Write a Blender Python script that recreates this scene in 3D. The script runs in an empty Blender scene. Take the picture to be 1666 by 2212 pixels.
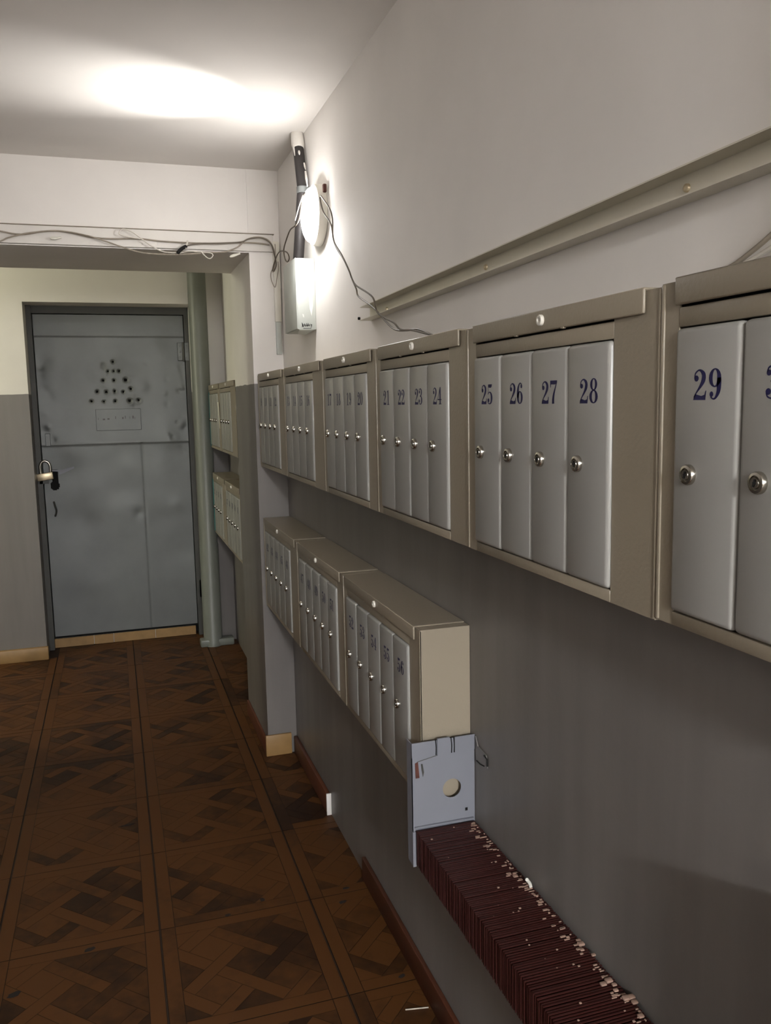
import bpy, bmesh, math, random
from mathutils import Vector, Matrix

# ------------------------------------------------------------------ camera
IMG_W, IMG_H, FPX = 1666, 2212, 1825.0
YAW, PITCH, ROLL = 0.309522547, -0.129613512, 0.0201262745
EYE = Vector((0, 0, 1.5))
scn = bpy.context.scene
C = scn.collection
_f = Vector((math.sin(YAW)*math.cos(PITCH), math.cos(YAW)*math.cos(PITCH), math.sin(PITCH)))
_r = Vector((math.cos(YAW), -math.sin(YAW), 0))
_d = _f.cross(_r)
RIGHT = _r*math.cos(ROLL) + _d*math.sin(ROLL)
DOWN = -_r*math.sin(ROLL) + _d*math.cos(ROLL)
FWD = _f
cam_data = bpy.data.cameras.new('camera')
cam_data.sensor_fit = 'VERTICAL'
cam_data.sensor_height = 36
cam_data.sensor_width = 36*IMG_W/IMG_H
cam_data.lens = FPX/IMG_H*36
cam_data.clip_start = 0.02
cam = bpy.data.objects.new('camera', cam_data)
C.objects.link(cam)
m = Matrix((RIGHT, -DOWN, -FWD)).transposed().to_4x4()
m.translation = EYE
cam.matrix_world = m
scn.camera = cam

# ------------------------------------------------------------------ light
world = bpy.data.worlds.new('world')
world.use_nodes = True
world.node_tree.nodes['Background'].inputs[0].default_value = (0.5, 0.55, 0.6, 1)
world.node_tree.nodes['Background'].inputs[1].default_value = 0.0
scn.world = world
scn.view_settings.view_transform = 'Standard'
scn.view_settings.look = 'None'
scn.view_settings.exposure = 0.25
scn.view_settings.gamma = 1
scn.view_settings.use_curve_mapping = False

LAMP_STRENGTH = 57          # glowing glass of the wall lamp
def lamp_light(name, kind, loc, power, color, size=0.1, rot=(0, 0, 0)):
    l = bpy.data.lights.new(name, kind)
    l.energy = power; l.color = color
    if kind == 'AREA':
        l.shape = 'DISK'; l.size = size
    else:
        l.shadow_soft_size = size
    o = bpy.data.objects.new(name, l)
    o.location = loc; o.rotation_euler = rot
    C.objects.link(o)
    return o
# ceiling lamp of the entrance behind the photographer, and the lamp in the side passage beyond the beam
lamp_light('entrance_light', 'AREA', (-0.2, -3.2, 2.36), 380, (0.95, 0.97, 1.0), 0.36)
lamp_light('passage_light', 'POINT', (-2.2, 4.42, 2.2), 33, (0.98, 0.99, 0.76), 0.06)

# ------------------------------------------------------------------ helpers
random.seed(7)
R = math.radians
def ray(u, v): return RIGHT*(u-IMG_W/2) + DOWN*(v-IMG_H/2) + FWD*FPX
def on_x(u, v, x): d = ray(u, v); return EYE + d*((x-EYE.x)/d.x)
def on_y(u, v, y): d = ray(u, v); return EYE + d*((y-EYE.y)/d.y)
def on_z(u, v, z): d = ray(u, v); return EYE + d*((z-EYE.z)/d.z)

class MB:
    """collects geometry for ONE mesh"""
    def __init__(s): s.v = []; s.f = []; s.m = []; s.sm = []
    def add(s, vs, fs, mat=0, smooth=False):
        b = len(s.v); s.v += [tuple(p) for p in vs]
        for f in fs:
            s.f.append([b+i for i in f]); s.m.append(mat); s.sm.append(smooth)
        return s
    def box(s, a, b, mat=0):
        x0, y0, z0 = [min(p, q) for p, q in zip(a, b)]; x1, y1, z1 = [max(p, q) for p, q in zip(a, b)]
        return s.add([(x0,y0,z0),(x1,y0,z0),(x1,y1,z0),(x0,y1,z0),(x0,y0,z1),(x1,y0,z1),(x1,y1,z1),(x0,y1,z1)],
              [(0,3,2,1),(4,5,6,7),(0,1,5,4),(1,2,6,5),(2,3,7,6),(3,0,4,7)], mat)
    def bbox(s, a, b, w, seg=2, mat=0):
        """bevelled box"""
        bm = bmesh.new(); bmesh.ops.create_cube(bm, size=1)
        c = [(p+q)/2 for p, q in zip(a, b)]; d = [abs(q-p) for p, q in zip(a, b)]
        for v in bm.verts: v.co = Vector((c[0]+v.co.x*d[0], c[1]+v.co.y*d[1], c[2]+v.co.z*d[2]))
        bmesh.ops.bevel(bm, geom=bm.edges[:], offset=w, segments=seg, profile=0.5, affect='EDGES')
        bmesh.ops.recalc_face_normals(bm, faces=bm.faces[:])
        bm.verts.index_update()
        s.add([v.co[:] for v in bm.verts], [[v.index for v in f.verts] for f in bm.faces], mat, True)
        bm.free(); return s
    def tube(s, pts, r, n=6, mat=0, smooth_steps=4, cap=True):
        P = spline([Vector(p) for p in pts], smooth_steps) if smooth_steps > 1 else [Vector(p) for p in pts]
        rings = []; up = None
        for i, p in enumerate(P):
            t = (P[min(i+1, len(P)-1)]-P[max(i-1, 0)])
            t = t.normalized() if t.length > 1e-9 else Vector((0, 0, 1))
            if up is None: up = t.orthogonal().normalized()
            up = (up-t*up.dot(t)); up = up.normalized() if up.length > 1e-6 else t.orthogonal().normalized()
            w = t.cross(up); rr = r[min(i, len(r)-1)] if isinstance(r, (list, tuple)) else r
            rings.append([p+(up*math.cos(2*math.pi*k/n)+w*math.sin(2*math.pi*k/n))*rr for k in range(n)])
        vs = [q for g in rings for q in g]; fs = []
        for i in range(len(rings)-1):
            for k in range(n):
                fs.append((i*n+k, i*n+(k+1) % n, (i+1)*n+(k+1) % n, (i+1)*n+k))
        s.add(vs, fs, mat, True)
        if cap:
            s.add(rings[0], [tuple(range(n))[::-1]], mat); s.add(rings[-1], [tuple(range(n))], mat)
        return s
    def lathe(s, prof, origin, axis, n=24, mat=0, squash=None):
        """prof: list of (radius, distance along axis)"""
        ax = Vector(axis).normalized(); u = ax.orthogonal().normalized(); w = ax.cross(u); o = Vector(origin)
        vs = []; fs = []
        for (r, h) in prof:
            for k in range(n):
                a = 2*math.pi*k/n; vs.append(o+ax*h+(u*math.cos(a)+w*math.sin(a))*r)
        for i in range(len(prof)-1):
            for k in range(n): fs.append((i*n+k, i*n+(k+1) % n, (i+1)*n+(k+1) % n, (i+1)*n+k))
        s.add(vs, fs, mat, True); return s
    def poly(s, pts, d, mat=0):
        """flat polygon extruded by vector d"""
        n = len(pts); P = [Vector(p) for p in pts]; d = Vector(d)
        s.add(P+[p+d for p in P], [tuple(range(n)), tuple(range(2*n-1, n-1, -1))]+[(i, i+n, (i+1) % n+n, (i+1) % n) for i in range(n)], mat)
        return s
    def mesh(s, name, mats):
        me = bpy.data.meshes.new(name); me.from_pydata(s.v, [], s.f)
        for mt in (mats if isinstance(mats, (list, tuple)) else [mats]): me.materials.append(M[mt])
        me.polygons.foreach_set('material_index', s.m); me.polygons.foreach_set('use_smooth', s.sm)
        bm = bmesh.new(); bm.from_mesh(me); bmesh.ops.recalc_face_normals(bm, faces=bm.faces[:]); bm.to_mesh(me); bm.free()
        me.set_sharp_from_angle(angle=R(40))
        me.update(); return me
    def build(s, name, mats, parent=None, loc=None):
        return link(name, s.mesh(name, mats), parent, loc)

def spline(P, k):
    if len(P) < 3: return P
    out = []
    for i in range(len(P)-1):
        p0, p1, p2, p3 = P[max(i-1, 0)], P[i], P[i+1], P[min(i+2, len(P)-1)]
        for j in range(k):
            t = j/k
            out.append(0.5*((2*p1)+(p2-p0)*t+(2*p0-5*p1+4*p2-p3)*t*t+(3*p1-p0-3*p2+p3)*t**3))
    out.append(P[-1]); return out
def link(name, data, parent=None, loc=None):
    o = bpy.data.objects.new(name, data); C.objects.link(o)
    if parent: o.parent = parent
    if loc is not None: o.location = loc
    return o
def thing(name, label, cat, loc=(0, 0, 0), group=None):
    o = link(name, None, None, loc); o.empty_display_size = 0.05
    return tag(o, label, cat, group)
def tag(o, label, cat, group=None):
    o['label'] = label; o['category'] = cat
    if group: o['group'] = group
    return o
def struct(o): o['kind'] = 'structure'; return o

# ------------------------------------------------------------------ materials
M = {}
def srgb(r, g, b):
    f = lambda c: (c/255/12.92 if c/255 <= 0.04045 else ((c/255+0.055)/1.055)**2.4)
    return (f(r), f(g), f(b), 1)
def new_mat(name):
    mt = bpy.data.materials.new(name); mt.use_nodes = True; M[name] = mt
    nt = mt.node_tree; return mt, nt, nt.nodes['Principled BSDF']
def node(nt, t, **kw):
    n = nt.nodes.new(t)
    for k, v in kw.items():
        if k.startswith('i_'): n.inputs[k[2:].replace('_', ' ')].default_value = v
        else: setattr(n, k, v)
    return n
def simple(name, col, rough=0.5, metal=0.0, var=0.06, scale=8, bump=0.0, bscale=60, spec=0.5):
    """plain colour with a little mottling and fine relief"""
    mt, nt, b = new_mat(name)
    tc = node(nt, 'ShaderNodeTexCoord')
    nz = node(nt, 'ShaderNodeTexNoise', i_Scale=scale, i_Detail=4.0)
    nt.links.new(tc.outputs['Object'], nz.inputs['Vector'])
    rp = node(nt, 'ShaderNodeValToRGB')
    rp.color_ramp.elements[0].position = 0.3; rp.color_ramp.elements[1].position = 0.7
    rp.color_ramp.elements[0].color = tuple(c*(1-var) for c in col[:3])+(1,)
    rp.color_ramp.elements[1].color = tuple(min(1, c*(1+var)) for c in col[:3])+(1,)
    nt.links.new(nz.outputs['Fac'], rp.inputs['Fac']); nt.links.new(rp.outputs['Color'], b.inputs['Base Color'])
    b.inputs['Roughness'].default_value = rough; b.inputs['Metallic'].default_value = metal
    b.inputs['Specular IOR Level'].default_value = spec
    if bump:
        n2 = node(nt, 'ShaderNodeTexNoise', i_Scale=bscale, i_Detail=3.0)
        nt.links.new(tc.outputs['Object'], n2.inputs['Vector'])
        bp = node(nt, 'ShaderNodeBump', i_Strength=bump, i_Distance=0.002)
        nt.links.new(n2.outputs['Fac'], bp.inputs['Height']); nt.links.new(bp.outputs['Normal'], b.inputs['Normal'])
    return mt
def wall_paint(name, upper, lower, line=1.585):
    """whitewash above, oil paint below a hand-cut line; stains and streaks"""
    mt, nt, b = new_mat(name)
    tc = node(nt, 'ShaderNodeTexCoord'); sep = node(nt, 'ShaderNodeSeparateXYZ')
    nt.links.new(tc.outputs['Object'], sep.inputs[0])
    n1 = node(nt, 'ShaderNodeTexNoise', i_Scale=3.0, i_Detail=5.0)
    nt.links.new(tc.outputs['Object'], n1.inputs['Vector'])
    mp = node(nt, 'ShaderNodeMapping'); mp.inputs['Scale'].default_value = (7, 7, 0.7)
    nt.links.new(tc.outputs['Object'], mp.inputs['Vector'])
    n2 = node(nt, 'ShaderNodeTexNoise', i_Scale=1.6, i_Detail=4.0); nt.links.new(mp.outputs[0], n2.inputs['Vector'])
    ed = node(nt, 'ShaderNodeTexNoise', i_Scale=9.0); nt.links.new(tc.outputs['Object'], ed.inputs['Vector'])
    ad = node(nt, 'ShaderNodeMath', operation='MULTIPLY_ADD'); ad.inputs[1].default_value = 0.012
    nt.links.new(ed.outputs['Fac'], ad.inputs[0]); nt.links.new(sep.outputs['Z'], ad.inputs[2])
    gt = node(nt, 'ShaderNodeMath', operation='GREATER_THAN'); gt.inputs[1].default_value = line+0.006
    nt.links.new(ad.outputs[0], gt.inputs[0])
    def ramp(src, c, lo, hi):
        rp = node(nt, 'ShaderNodeValToRGB')
        rp.color_ramp.elements[0].position = 0.35; rp.color_ramp.elements[1].position = 0.68
        rp.color_ramp.elements[0].color = tuple(k*lo for k in c[:3])+(1,); rp.color_ramp.elements[1].color = tuple(min(1, k*hi) for k in c[:3])+(1,)
        nt.links.new(src.outputs['Fac'], rp.inputs['Fac']); return rp
    ru = ramp(n1, upper, 0.95, 1.02); rl = ramp(n2, lower, 0.86, 1.05)
    mx = node(nt, 'ShaderNodeMix', data_type='RGBA')
    nt.links.new(gt.outputs[0], mx.inputs['Factor']); nt.links.new(rl.outputs[0], mx.inputs['A']); nt.links.new(ru.outputs[0], mx.inputs['B'])
    nt.links.new(mx.outputs['Result'], b.inputs['Base Color'])
    mr = node(nt, 'ShaderNodeMapRange'); mr.inputs['To Min'].default_value = 0.42; mr.inputs['To Max'].default_value = 0.85
    nt.links.new(gt.outputs[0], mr.inputs['Value']); nt.links.new(mr.outputs[0], b.inputs['Roughness'])
    n3 = node(nt, 'ShaderNodeTexNoise', i_Scale=14.0, i_Detail=8.0, i_Roughness=0.6); nt.links.new(tc.outputs['Object'], n3.inputs['Vector'])
    bp = node(nt, 'ShaderNodeBump', i_Strength=0.25, i_Distance=0.004)
    nt.links.new(n3.outputs['Fac'], bp.inputs['Height']); nt.links.new(bp.outputs['Normal'], b.inputs['Normal'])
    return mt
WHITE = srgb(238, 234, 229); GREY = srgb(121, 116, 112)
wall_paint('wall', WHITE, GREY)
simple('ceiling', srgb(222, 217, 211), 0.9, var=0.03, scale=4, bump=0.2, bscale=12)
simple('plaster', srgb(226, 222, 216), 0.85, var=0.03, bump=0.3, bscale=40)
simple('floor_base', srgb(46, 30, 18), 0.7)
simple('enamel', srgb(146, 136, 119), 0.36, var=0.02, scale=3, bump=0.22, bscale=190)
simple('door_enamel', srgb(154, 153, 148), 0.33, var=0.02, scale=3, bump=0.05, bscale=200)
simple('navy_print', srgb(20, 18, 72), 0.6, var=0.02)
simple('chrome', srgb(190, 186, 176), 0.22, 1.0, var=0.03)
simple('dark', srgb(14, 12, 11), 0.9)
simple('white_plastic', srgb(226, 222, 210), 0.4)
simple('teal', srgb(30, 120, 118), 0.5)
simple('steel_paint', srgb(108, 111, 110), 0.45, 0.35, var=0.09, scale=5, bump=0.12, bscale=30)
simple('frame_paint', srgb(66, 66, 62), 0.5, 0.1, var=0.1)
simple('pipe_paint', srgb(118, 121, 114), 0.42, var=0.06, bump=0.15, bscale=20)
simple('tar', srgb(40, 36, 36), 0.55, var=0.2, scale=20, bump=0.3)
simple('box_paint', srgb(188, 192, 186), 0.4, var=0.05, scale=10)
simple('wire_grey', srgb(150, 140, 126), 0.55, var=0.15, scale=30)
simple('wire_white', srgb(214, 208, 198), 0.5, var=0.06)
simple('wire_dark', srgb(96, 86, 74), 0.55, var=0.15, scale=30)
simple('copper_pink', srgb(205, 120, 100), 0.5)
simple('rail_paint', srgb(206, 200, 184), 0.3, 0.1, var=0.04)
simple('fin_paint', srgb(54, 17, 12), 0.5, var=0.25, scale=14, bump=0.2, bscale=80)
simple('chipped', srgb(150, 122, 106), 0.8, var=0.12, scale=60)
simple('plate_paint', srgb(122, 124, 132), 0.45, var=0.03, scale=6, bump=0.08, bscale=40)
simple('rust', srgb(84, 46, 36), 0.8, var=0.25, scale=50)
simple('beige_tile', srgb(150, 118, 74), 0.45, var=0.14, scale=14, bump=0.1)
simple('brown_base', srgb(88, 46, 26), 0.5, var=0.2, scale=10)
simple('paper', srgb(230, 228, 216), 0.7)
simple('ash', srgb(190, 180, 164), 0.8, var=0.15, scale=80)
simple('dirt', srgb(28, 20, 14), 0.85, var=0.2, scale=60)
simple('brass', srgb(205, 190, 160), 0.35, 0.7)
mt, nt, b = new_mat('lamp_glass')
b.inputs['Base Color'].default_value = (0.9, 0.88, 0.84, 1)
b.inputs['Emission Color'].default_value = (1.0, 0.98, 0.96, 1); b.inputs['Emission Strength'].default_value = LAMP_STRENGTH
# parquet: one tone per strip from the face colour attribute, with grain
mt, nt, b = new_mat('parquet')
at = node(nt, 'ShaderNodeAttribute', attribute_name='tone'); tc = node(nt, 'ShaderNodeTexCoord')
oi = node(nt, 'ShaderNodeObjectInfo')
nz = node(nt, 'ShaderNodeTexNoise', i_Scale=26.0, i_Detail=5.0); nt.links.new(tc.outputs['Object'], nz.inputs['Vector'])
ge = node(nt, 'ShaderNodeNewGeometry')
n4 = node(nt, 'ShaderNodeTexNoise', i_Scale=2.2, i_Detail=3.0); nt.links.new(ge.outputs['Position'], n4.inputs['Vector'])
ma = node(nt, 'ShaderNodeMath', operation='MULTIPLY_ADD'); ma.inputs[1].default_value = 0.35
nt.links.new(nz.outputs['Fac'], ma.inputs[0]); nt.links.new(at.outputs['Fac'], ma.inputs[2])
mb = node(nt, 'ShaderNodeMath', operation='MULTIPLY_ADD'); mb.inputs[1].default_value = 0.7
nt.links.new(n4.outputs['Fac'], mb.inputs[0]); nt.links.new(ma.outputs[0], mb.inputs[2])
rp = node(nt, 'ShaderNodeValToRGB')
rp.color_ramp.elements[0].position = 0.45; rp.color_ramp.elements[1].position = 1.5/1.5
rp.color_ramp.elements[0].color = srgb(28, 15, 8); rp.color_ramp.elements[1].color = srgb(82, 50, 22)
e = rp.color_ramp.elements.new(0.75); e.color = srgb(47, 27, 12)
nt.links.new(mb.outputs[0], rp.inputs['Fac']); nt.links.new(rp.outputs['Color'], b.inputs['Base Color'])
b.inputs['Roughness'].default_value = 0.5; b.inputs['Specular IOR Level'].default_value = 0.22

# ------------------------------------------------------------------ the room
XW, XL, YP, YP2, YB, YD, ZC = 0.685, -0.8, 3.47, 4.02, 5.36, 5.60, 2.42
XP = 0.56                # left face of the pier
ZB = 2.10                # underside of the beam
YN = -4.0                # near end of the corridor
XV = -2.9                # far left end of the cross passage
def wallbox(name, a, b, mat='wall'):
    # geometry in world coordinates so the paint line is at one height everywhere
    return struct(MB().box(a, b).build(name, mat))
wall_r = wallbox('wall_right', (XW, YN, 0), (XW+0.15, YD+0.2, ZC))
wallbox('wall_left', (XL-0.15, YN, 0), (XL, YP2, ZC))
wallbox('wall_near', (XL-0.15, YN-0.15, 0), (XW+0.15, YN, ZC))
wallbox('wall_pier', (XP, YP, 0), (XW-0.0005, YP2, ZC))
wallbox('wall_beam', (XL, YP, ZB), (XP-0.0005, YP2, ZC))
wallbox('wall_passage_front', (XV, YP2-0.15, 0), (XL-0.15, YP2, ZC))
wallbox('wall_passage_end', (XV-0.15, YP2-0.15, 0), (XV, YD+0.2, ZC))
# back wall with the door recess
DX0, DX1, DZ = -0.452, 0.495, 2.112
wallbox('wall_back_left', (XV, YB, 0), (DX0, YD+0.2, ZC))
wallbox('wall_back_top', (DX0, YB, DZ), (DX1, YD+0.2, ZC))
wallbox('wall_back_right', (DX1, YB, 0), (XW, YD+0.2, ZC))
wallbox('wall_behind_door', (DX0, YD+0.06, 0), (DX1, YD+0.2, DZ), 'dark')
struct(MB().box((XV-0.15, YN-0.15, ZC), (XW+0.15, YD+0.2, ZC+0.12)).build('ceiling', 'ceiling'))
# unseen blocks beside the camera, added to cast shadows on the right-hand wall
wallbox('shade_block_low', (0.572, -0.35, 0), (XW-0.0005, 0.45, 1.035))
wallbox('shade_block_high', (0.605, -0.35, 1.70), (XW-0.0005, 0.45, ZC))

# floor: base slab and parquet-patterned tiles, each a piece of its own
floor = struct(MB().box((XV-0.15, YN-0.15, -0.1), (XW+0.15, YD+0.2, -0.004)).build('floor', 'floor_base'))
T = 0.443
def clip(poly, rect):
    x0, y0, x1, y1 = rect
    for ax, lim, sg in ((0, x0, 1), (0, x1, -1), (1, y0, 1), (1, y1, -1)):
        out = []
        for i in range(len(poly)):
            a, b = poly[i], poly[(i+1) % len(poly)]
            ia, ib = sg*(a[ax]-lim) >= 0, sg*(b[ax]-lim) >= 0
            if ia: out.append(a)
            if ia != ib:
                t = (lim-a[ax])/(b[ax]-a[ax]); out.append((a[0]+(b[0]-a[0])*t, a[1]+(b[1]-a[1])*t))
        poly = out
        if len(poly) < 3: return []
    return poly
def tile_pieces(rng):
    """parquet panel: frame strips and a woven diagonal lattice"""
    P = []; w = 0.040; g = 0.0009
    def rect(x0, y0, x1, y1, t): P.append(([(x0+g, y0+g), (x1-g, y0+g), (x1-g, y1-g), (x0+g, y1-g)], t))
    gx = 0.0022
    rect(gx, 0.001, w+gx, T-0.001, rng.uniform(.25, .75)); rect(T-w-gx, 0.001, T-gx, T-0.001, rng.uniform(.25, .75))
    rect(w+gx, 0.001, T-w-gx, w, rng.uniform(.25, .75)); rect(w+gx, T-w, T-w-gx, T-0.001, rng.uniform(.25, .75))
    box = (w+gx+g, w+g, T-w-gx-g, T-w-g)
    p = 0.1265; sw = 0.040; c = T/2; q = math.sqrt(.5)
    def uv(a, b_): return (c+(a-b_)*q, c+(a+b_)*q)
    def quad(a0, b0, a1, b1, t):
        pl = clip([uv(a0+g, b0+g), uv(a1-g, b0+g), uv(a1-g, b1-g), uv(a0+g, b1-g)], box)
        if pl: P.append((pl, t))
    h = sw/2
    for i in range(-3, 4):
        for j in range(-3, 4):
            a, bb = (i+.5)*p, (j+.5)*p
            # panel between the strips
            quad(a+h, bb+h, a+p-h, bb+p-h, rng.uniform(.22, .55))
            over = (i+j) % 2
            # the strip that runs over covers the crossing as well
            if over: quad(a-p+h, bb-h, a+p-h, bb+h, rng.uniform(.2, .8))
            else: quad(a-h, bb-p+h, a+h, bb+p-h, rng.uniform(.2, .8))
    return P
tile_cache = {}
def tile_mesh(rect, variant):
    key = (tuple(round(r, 4) for r in rect), variant)
    if key in tile_cache: return tile_cache[key]
    rng = random.Random(variant*31+5)
    me = bpy.data.meshes.new('floor_tile'); vs = []; fs = []; tones = []
    def slab(poly, z0, z1, tone):
        n = len(poly); b0 = len(vs)
        vs.extend([(x, y, z1) for x, y in poly]); vs.extend([(x, y, z0) for x, y in poly])
        fs.append(list(range(b0, b0+n))); tones.append(tone)
        for i in range(n):
            fs.append([b0+i, b0+n+i, b0+n+(i+1) % n, b0+(i+1) % n]); tones.append(tone)
    base = clip([(0.0018, 0.0006), (T-0.0018, 0.0006), (T-0.0018, T-0.0006), (0.0018, T-0.0006)], rect)
    slab(base, -0.004, -0.0006, -0.6)
    for poly, t in tile_pieces(rng):
        pl = clip(poly, rect)
        if len(pl) >= 3: slab(pl, -0.0006, 0.0, t)
    me.from_pydata(vs, [], fs)
    at = me.attributes.new('tone', 'FLOAT', 'FACE'); at.data.foreach_set('value', tones)
    me.materials.append(M['parquet']); me.update()
    tile_cache[key] = me; return me
for i in range(-4, 2):
    for j in range(-6, 8):
        x, y = 0.0465+i*T, 2.365+j*T
        xl = XL if y < YP2-0.01 else XV
        rect = (max(0, xl-x), 0, min(T, XW-x), min(T, YD-0.015-y))
        if rect[2]-rect[0] < 0.01 or rect[3]-rect[1] < 0.01: continue
        if y+T > YB and x < DX0: rect = (rect[0], 0, rect[2], min(rect[3], YB-y))
        if rect[3] < 0.01: continue
        link('floor_tile', tile_mesh(rect, random.randrange(5) if rect == (0, 0, T, T) else (i*7+j) % 3), floor, (x, y, 0))
# dirt trodden into the floor
for (u, v, a, b_, rot) in ((275, 1782, .030, .006, .1), (492, 1976, .009, .006, .3), (567, 1943, .007, .010, 0), (195, 2050, .016, .008, .4), (30, 2148, .018, .009, .3),
                           (740, 1948, .014, .008, .2), (748, 1918, .010, .006, .1), (248, 1676, .010, .007, 0), (868, 2108, .010, .005, .4)):
    p = on_z(u, v, 0.0012); n = 11; rr = [random.uniform(.7, 1.2) for _ in range(n)]
    pts = [(math.cos(2*math.pi*k/n)*a*rr[k], math.sin(2*math.pi*k/n)*b_*rr[k]) for k in range(n)]
    ob = MB().poly([(x*math.cos(rot)-y*math.sin(rot), x*math.sin(rot)+y*math.cos(rot), 0) for x, y in pts], (0, 0, 0.001)).build('dirt_spot', 'dirt', floor, (p.x, p.y, 0.0002))

# baseboards
def trim(name, a, b, mat, bev=0.004): return struct(MB().bbox(a, b, bev, 2).build(name, mat))
trim('baseboard_back', (XV+.6, YB-0.032, 0), (DX0+0.008, YB, 0.078), 'beige_tile')
bb = struct(MB().bbox((XP-0.012, YP-0.014, 0), (XW-0.025, YP-0.0005, 0.092), 0.003).build('baseboard_pier', 'beige_tile'))
trim('baseboard_pier_side', (XP-0.011, YP, 0), (XP-0.0005, YP2-0.02, 0.07), 'brown_base', 0.002)
trim('baseboard_right_far', (XW-0.016, 2.87, 0), (XW-0.0005, YP-0.015, 0.078), 'brown_base', 0.003)
trim('baseboard_right_end', (XW-0.018, 2.862, 0), (XW-0.0005, 2.869, 0.082), 'plaster', 0.001)
trim('baseboard_right_near', (XW-0.014, YN, 0), (XW-0.0005, 2.42, 0.075), 'brown_base', 0.003)
# tiled kerb under the door: separate tiles
kerb = struct(MB().box((DX0+0.02, YD-0.014, 0), (0.449, YD-0.002, 0.056)).build('trim_door_kerb', 'plaster'))
for a, b_ in ((-0.425, -0.19), (-0.187, -0.07), (-0.067, 0.19), (0.193, 0.45)):
    MB().bbox((a, YD-0.024, 0.0), (b_, YD-0.013, 0.058), 0.002, 1).build('tile', 'beige_tile', kerb)

# ------------------------------------------------------------------ steel door in its recess
door = struct(link('door_1', None)); door.empty_display_size = .05
FY = YD-0.02     # face of the leaf
lx0, lx1, lz0, lz1 = -0.418, 0.463, 0.072, 2.064
fr = MB()
fr.box((DX0+0.0005, YD-0.07, 0), (lx0-0.004, YD+0.05, DZ-.0005)); fr.box((lx1+0.004, YD-0.05, 0), (DX1-0.0005, YD+0.05, DZ-.0005))
fr.box((lx0-0.004, YD-0.05, lz1+0.004), (lx1+0.004, YD+0.05, DZ-0.0005))
fr.build('door_frame', 'frame_paint', door)
HOLES = [(465,230,1),(407,345,.9),(477,343,.8),(540,342,.9),(350,455,1),(480,453,.95),(620,448,1.35),(278,590,1),(388,592,1),(487,585,.95),(590,592,.9),(680,555,1.1),(210,705,1),(358,707,.8),(495,703,.95),(667,698,1.25),(775,692,1)]
holes = [(p.x, p.z, 0.0072*k) for p, k in ((on_y(160+a/5.553, 740+b_/5.553, FY), k) for a, b_, k in HOLES)]
kp1, kp2 = on_y(118, 1020, FY), on_y(118, 1048, FY)
rng = random.Random(3)
dents = [(rng.uniform(lx0, lx1), rng.uniform(0.75, lz1-.13), rng.uniform(.03, .10), rng.uniform(-.006, .007)) for _ in range(46)]
dents += [(rng.uniform(lx0, lx1), rng.uniform(0.1, 0.9), rng.uniform(.08, .2), rng.uniform(-.005, .005)) for _ in range(12)]
dents += [(rng.uniform(-.1, lx1), rng.uniform(1.3, 1.85), rng.uniform(.008, .016), rng.uniform(-.004, .006)) for _ in range(26)]
dents += [(rng.uniform(lx0, lx0+.08), rng.uniform(1.2, 1.9), rng.uniform(.012, .03), rng.uniform(-.004, .004)) for _ in range(14)]
dents += [(rng.uniform(lx1-.06, lx1), rng.uniform(1.0, 1.9), rng.uniform(.012, .03), rng.uniform(-.006, .006)) for _ in range(14)]
zs1 = on_y(250, 958, FY).z; zs0 = on_y(250, 728, FY).z; xs = on_y(318, 1150, FY).x
def relief(x, z):
    d = 0.0
    for (a, b_, r, h) in dents:
        q = ((x-a)**2+(z-b_)**2)/(r*r)
        if q < 6: d += 0.8*h*math.exp(-q)
    for (a, b_, r) in holes:                      # punched inward, rim pushed out a little
        q = math.hypot(x-a, z-b_)
        if q < .05: d += 0.008*math.exp(-(q/(r*1.5))**2) - 0.0022*math.exp(-((q-r*2.3)/(r*.8))**2)
    if z > zs0: d -= 0.004                        # strip lapped over the top
    elif z > zs1: d -= 0.0
    else: d += 0.003
    d += 0.003*math.exp(-((z-zs1)/.006)**2)*-1
    if z < zs1: d += 0.0022*math.exp(-((x-xs)/.006)**2)
    return d
nx, nz_ = 150, 340
vs = []; bad = set()
for k in range(nz_+1):
    for i in range(nx+1):
        x = lx0+(lx1-lx0)*i/nx; z = lz0+(lz1-lz0)*k/nz_
        for (a, b_, r) in holes:
            q = math.hypot(x-a, z-b_)
            if abs(q-r) < 0.0036 and q > 1e-6: x, z = a+(x-a)*r/q, b_+(z-b_)*r/q
        edge = min(1, (x-lx0)/.01, (lx1-x)/.01)
        vs.append((x, FY+relief(x, z), z))
fs = []
for k in range(nz_):
    for i in range(nx):
        q = (k*(nx+1)+i, k*(nx+1)+i+1, (k+1)*(nx+1)+i+1, (k+1)*(nx+1)+i)
        cx = sum(vs[t][0] for t in q)/4; cz = sum(vs[t][2] for t in q)/4
        if any(math.hypot(cx-a, cz-b_) < r*0.97 for a, b_, r in holes): continue
        # torn lock cut-out: slot with a round lower end
        if abs(cx-kp1.x) < .019 and kp2.z < cz < kp1.z+.018: continue
        if math.hypot(cx-kp2.x-.002, cz-kp2.z+.004) < .028: continue
        fs.append(q)
mbd = MB(); mbd.add(vs, fs, 0, True)
mbd.box((lx0+.002, FY+0.03, lz0+.002), (lx1-.002, FY+0.034, lz1-.002), 1)         # dark inside of the leaf
for a, b_ in (((lx0, FY+.004, lz0), (lx0+.003, FY+.034, lz1)), ((lx1-.003, FY+.004, lz0), (lx1, FY+.034, lz1)), ((lx0, FY+.004, lz0), (lx1, FY+.034, lz0+.003)), ((lx0, FY+.004, lz1-.003), (lx1, FY+.034, lz1))): mbd.box(a, b_, 0)
mbd.build('door_leaf', ['steel_paint', 'dark'], door)
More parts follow.
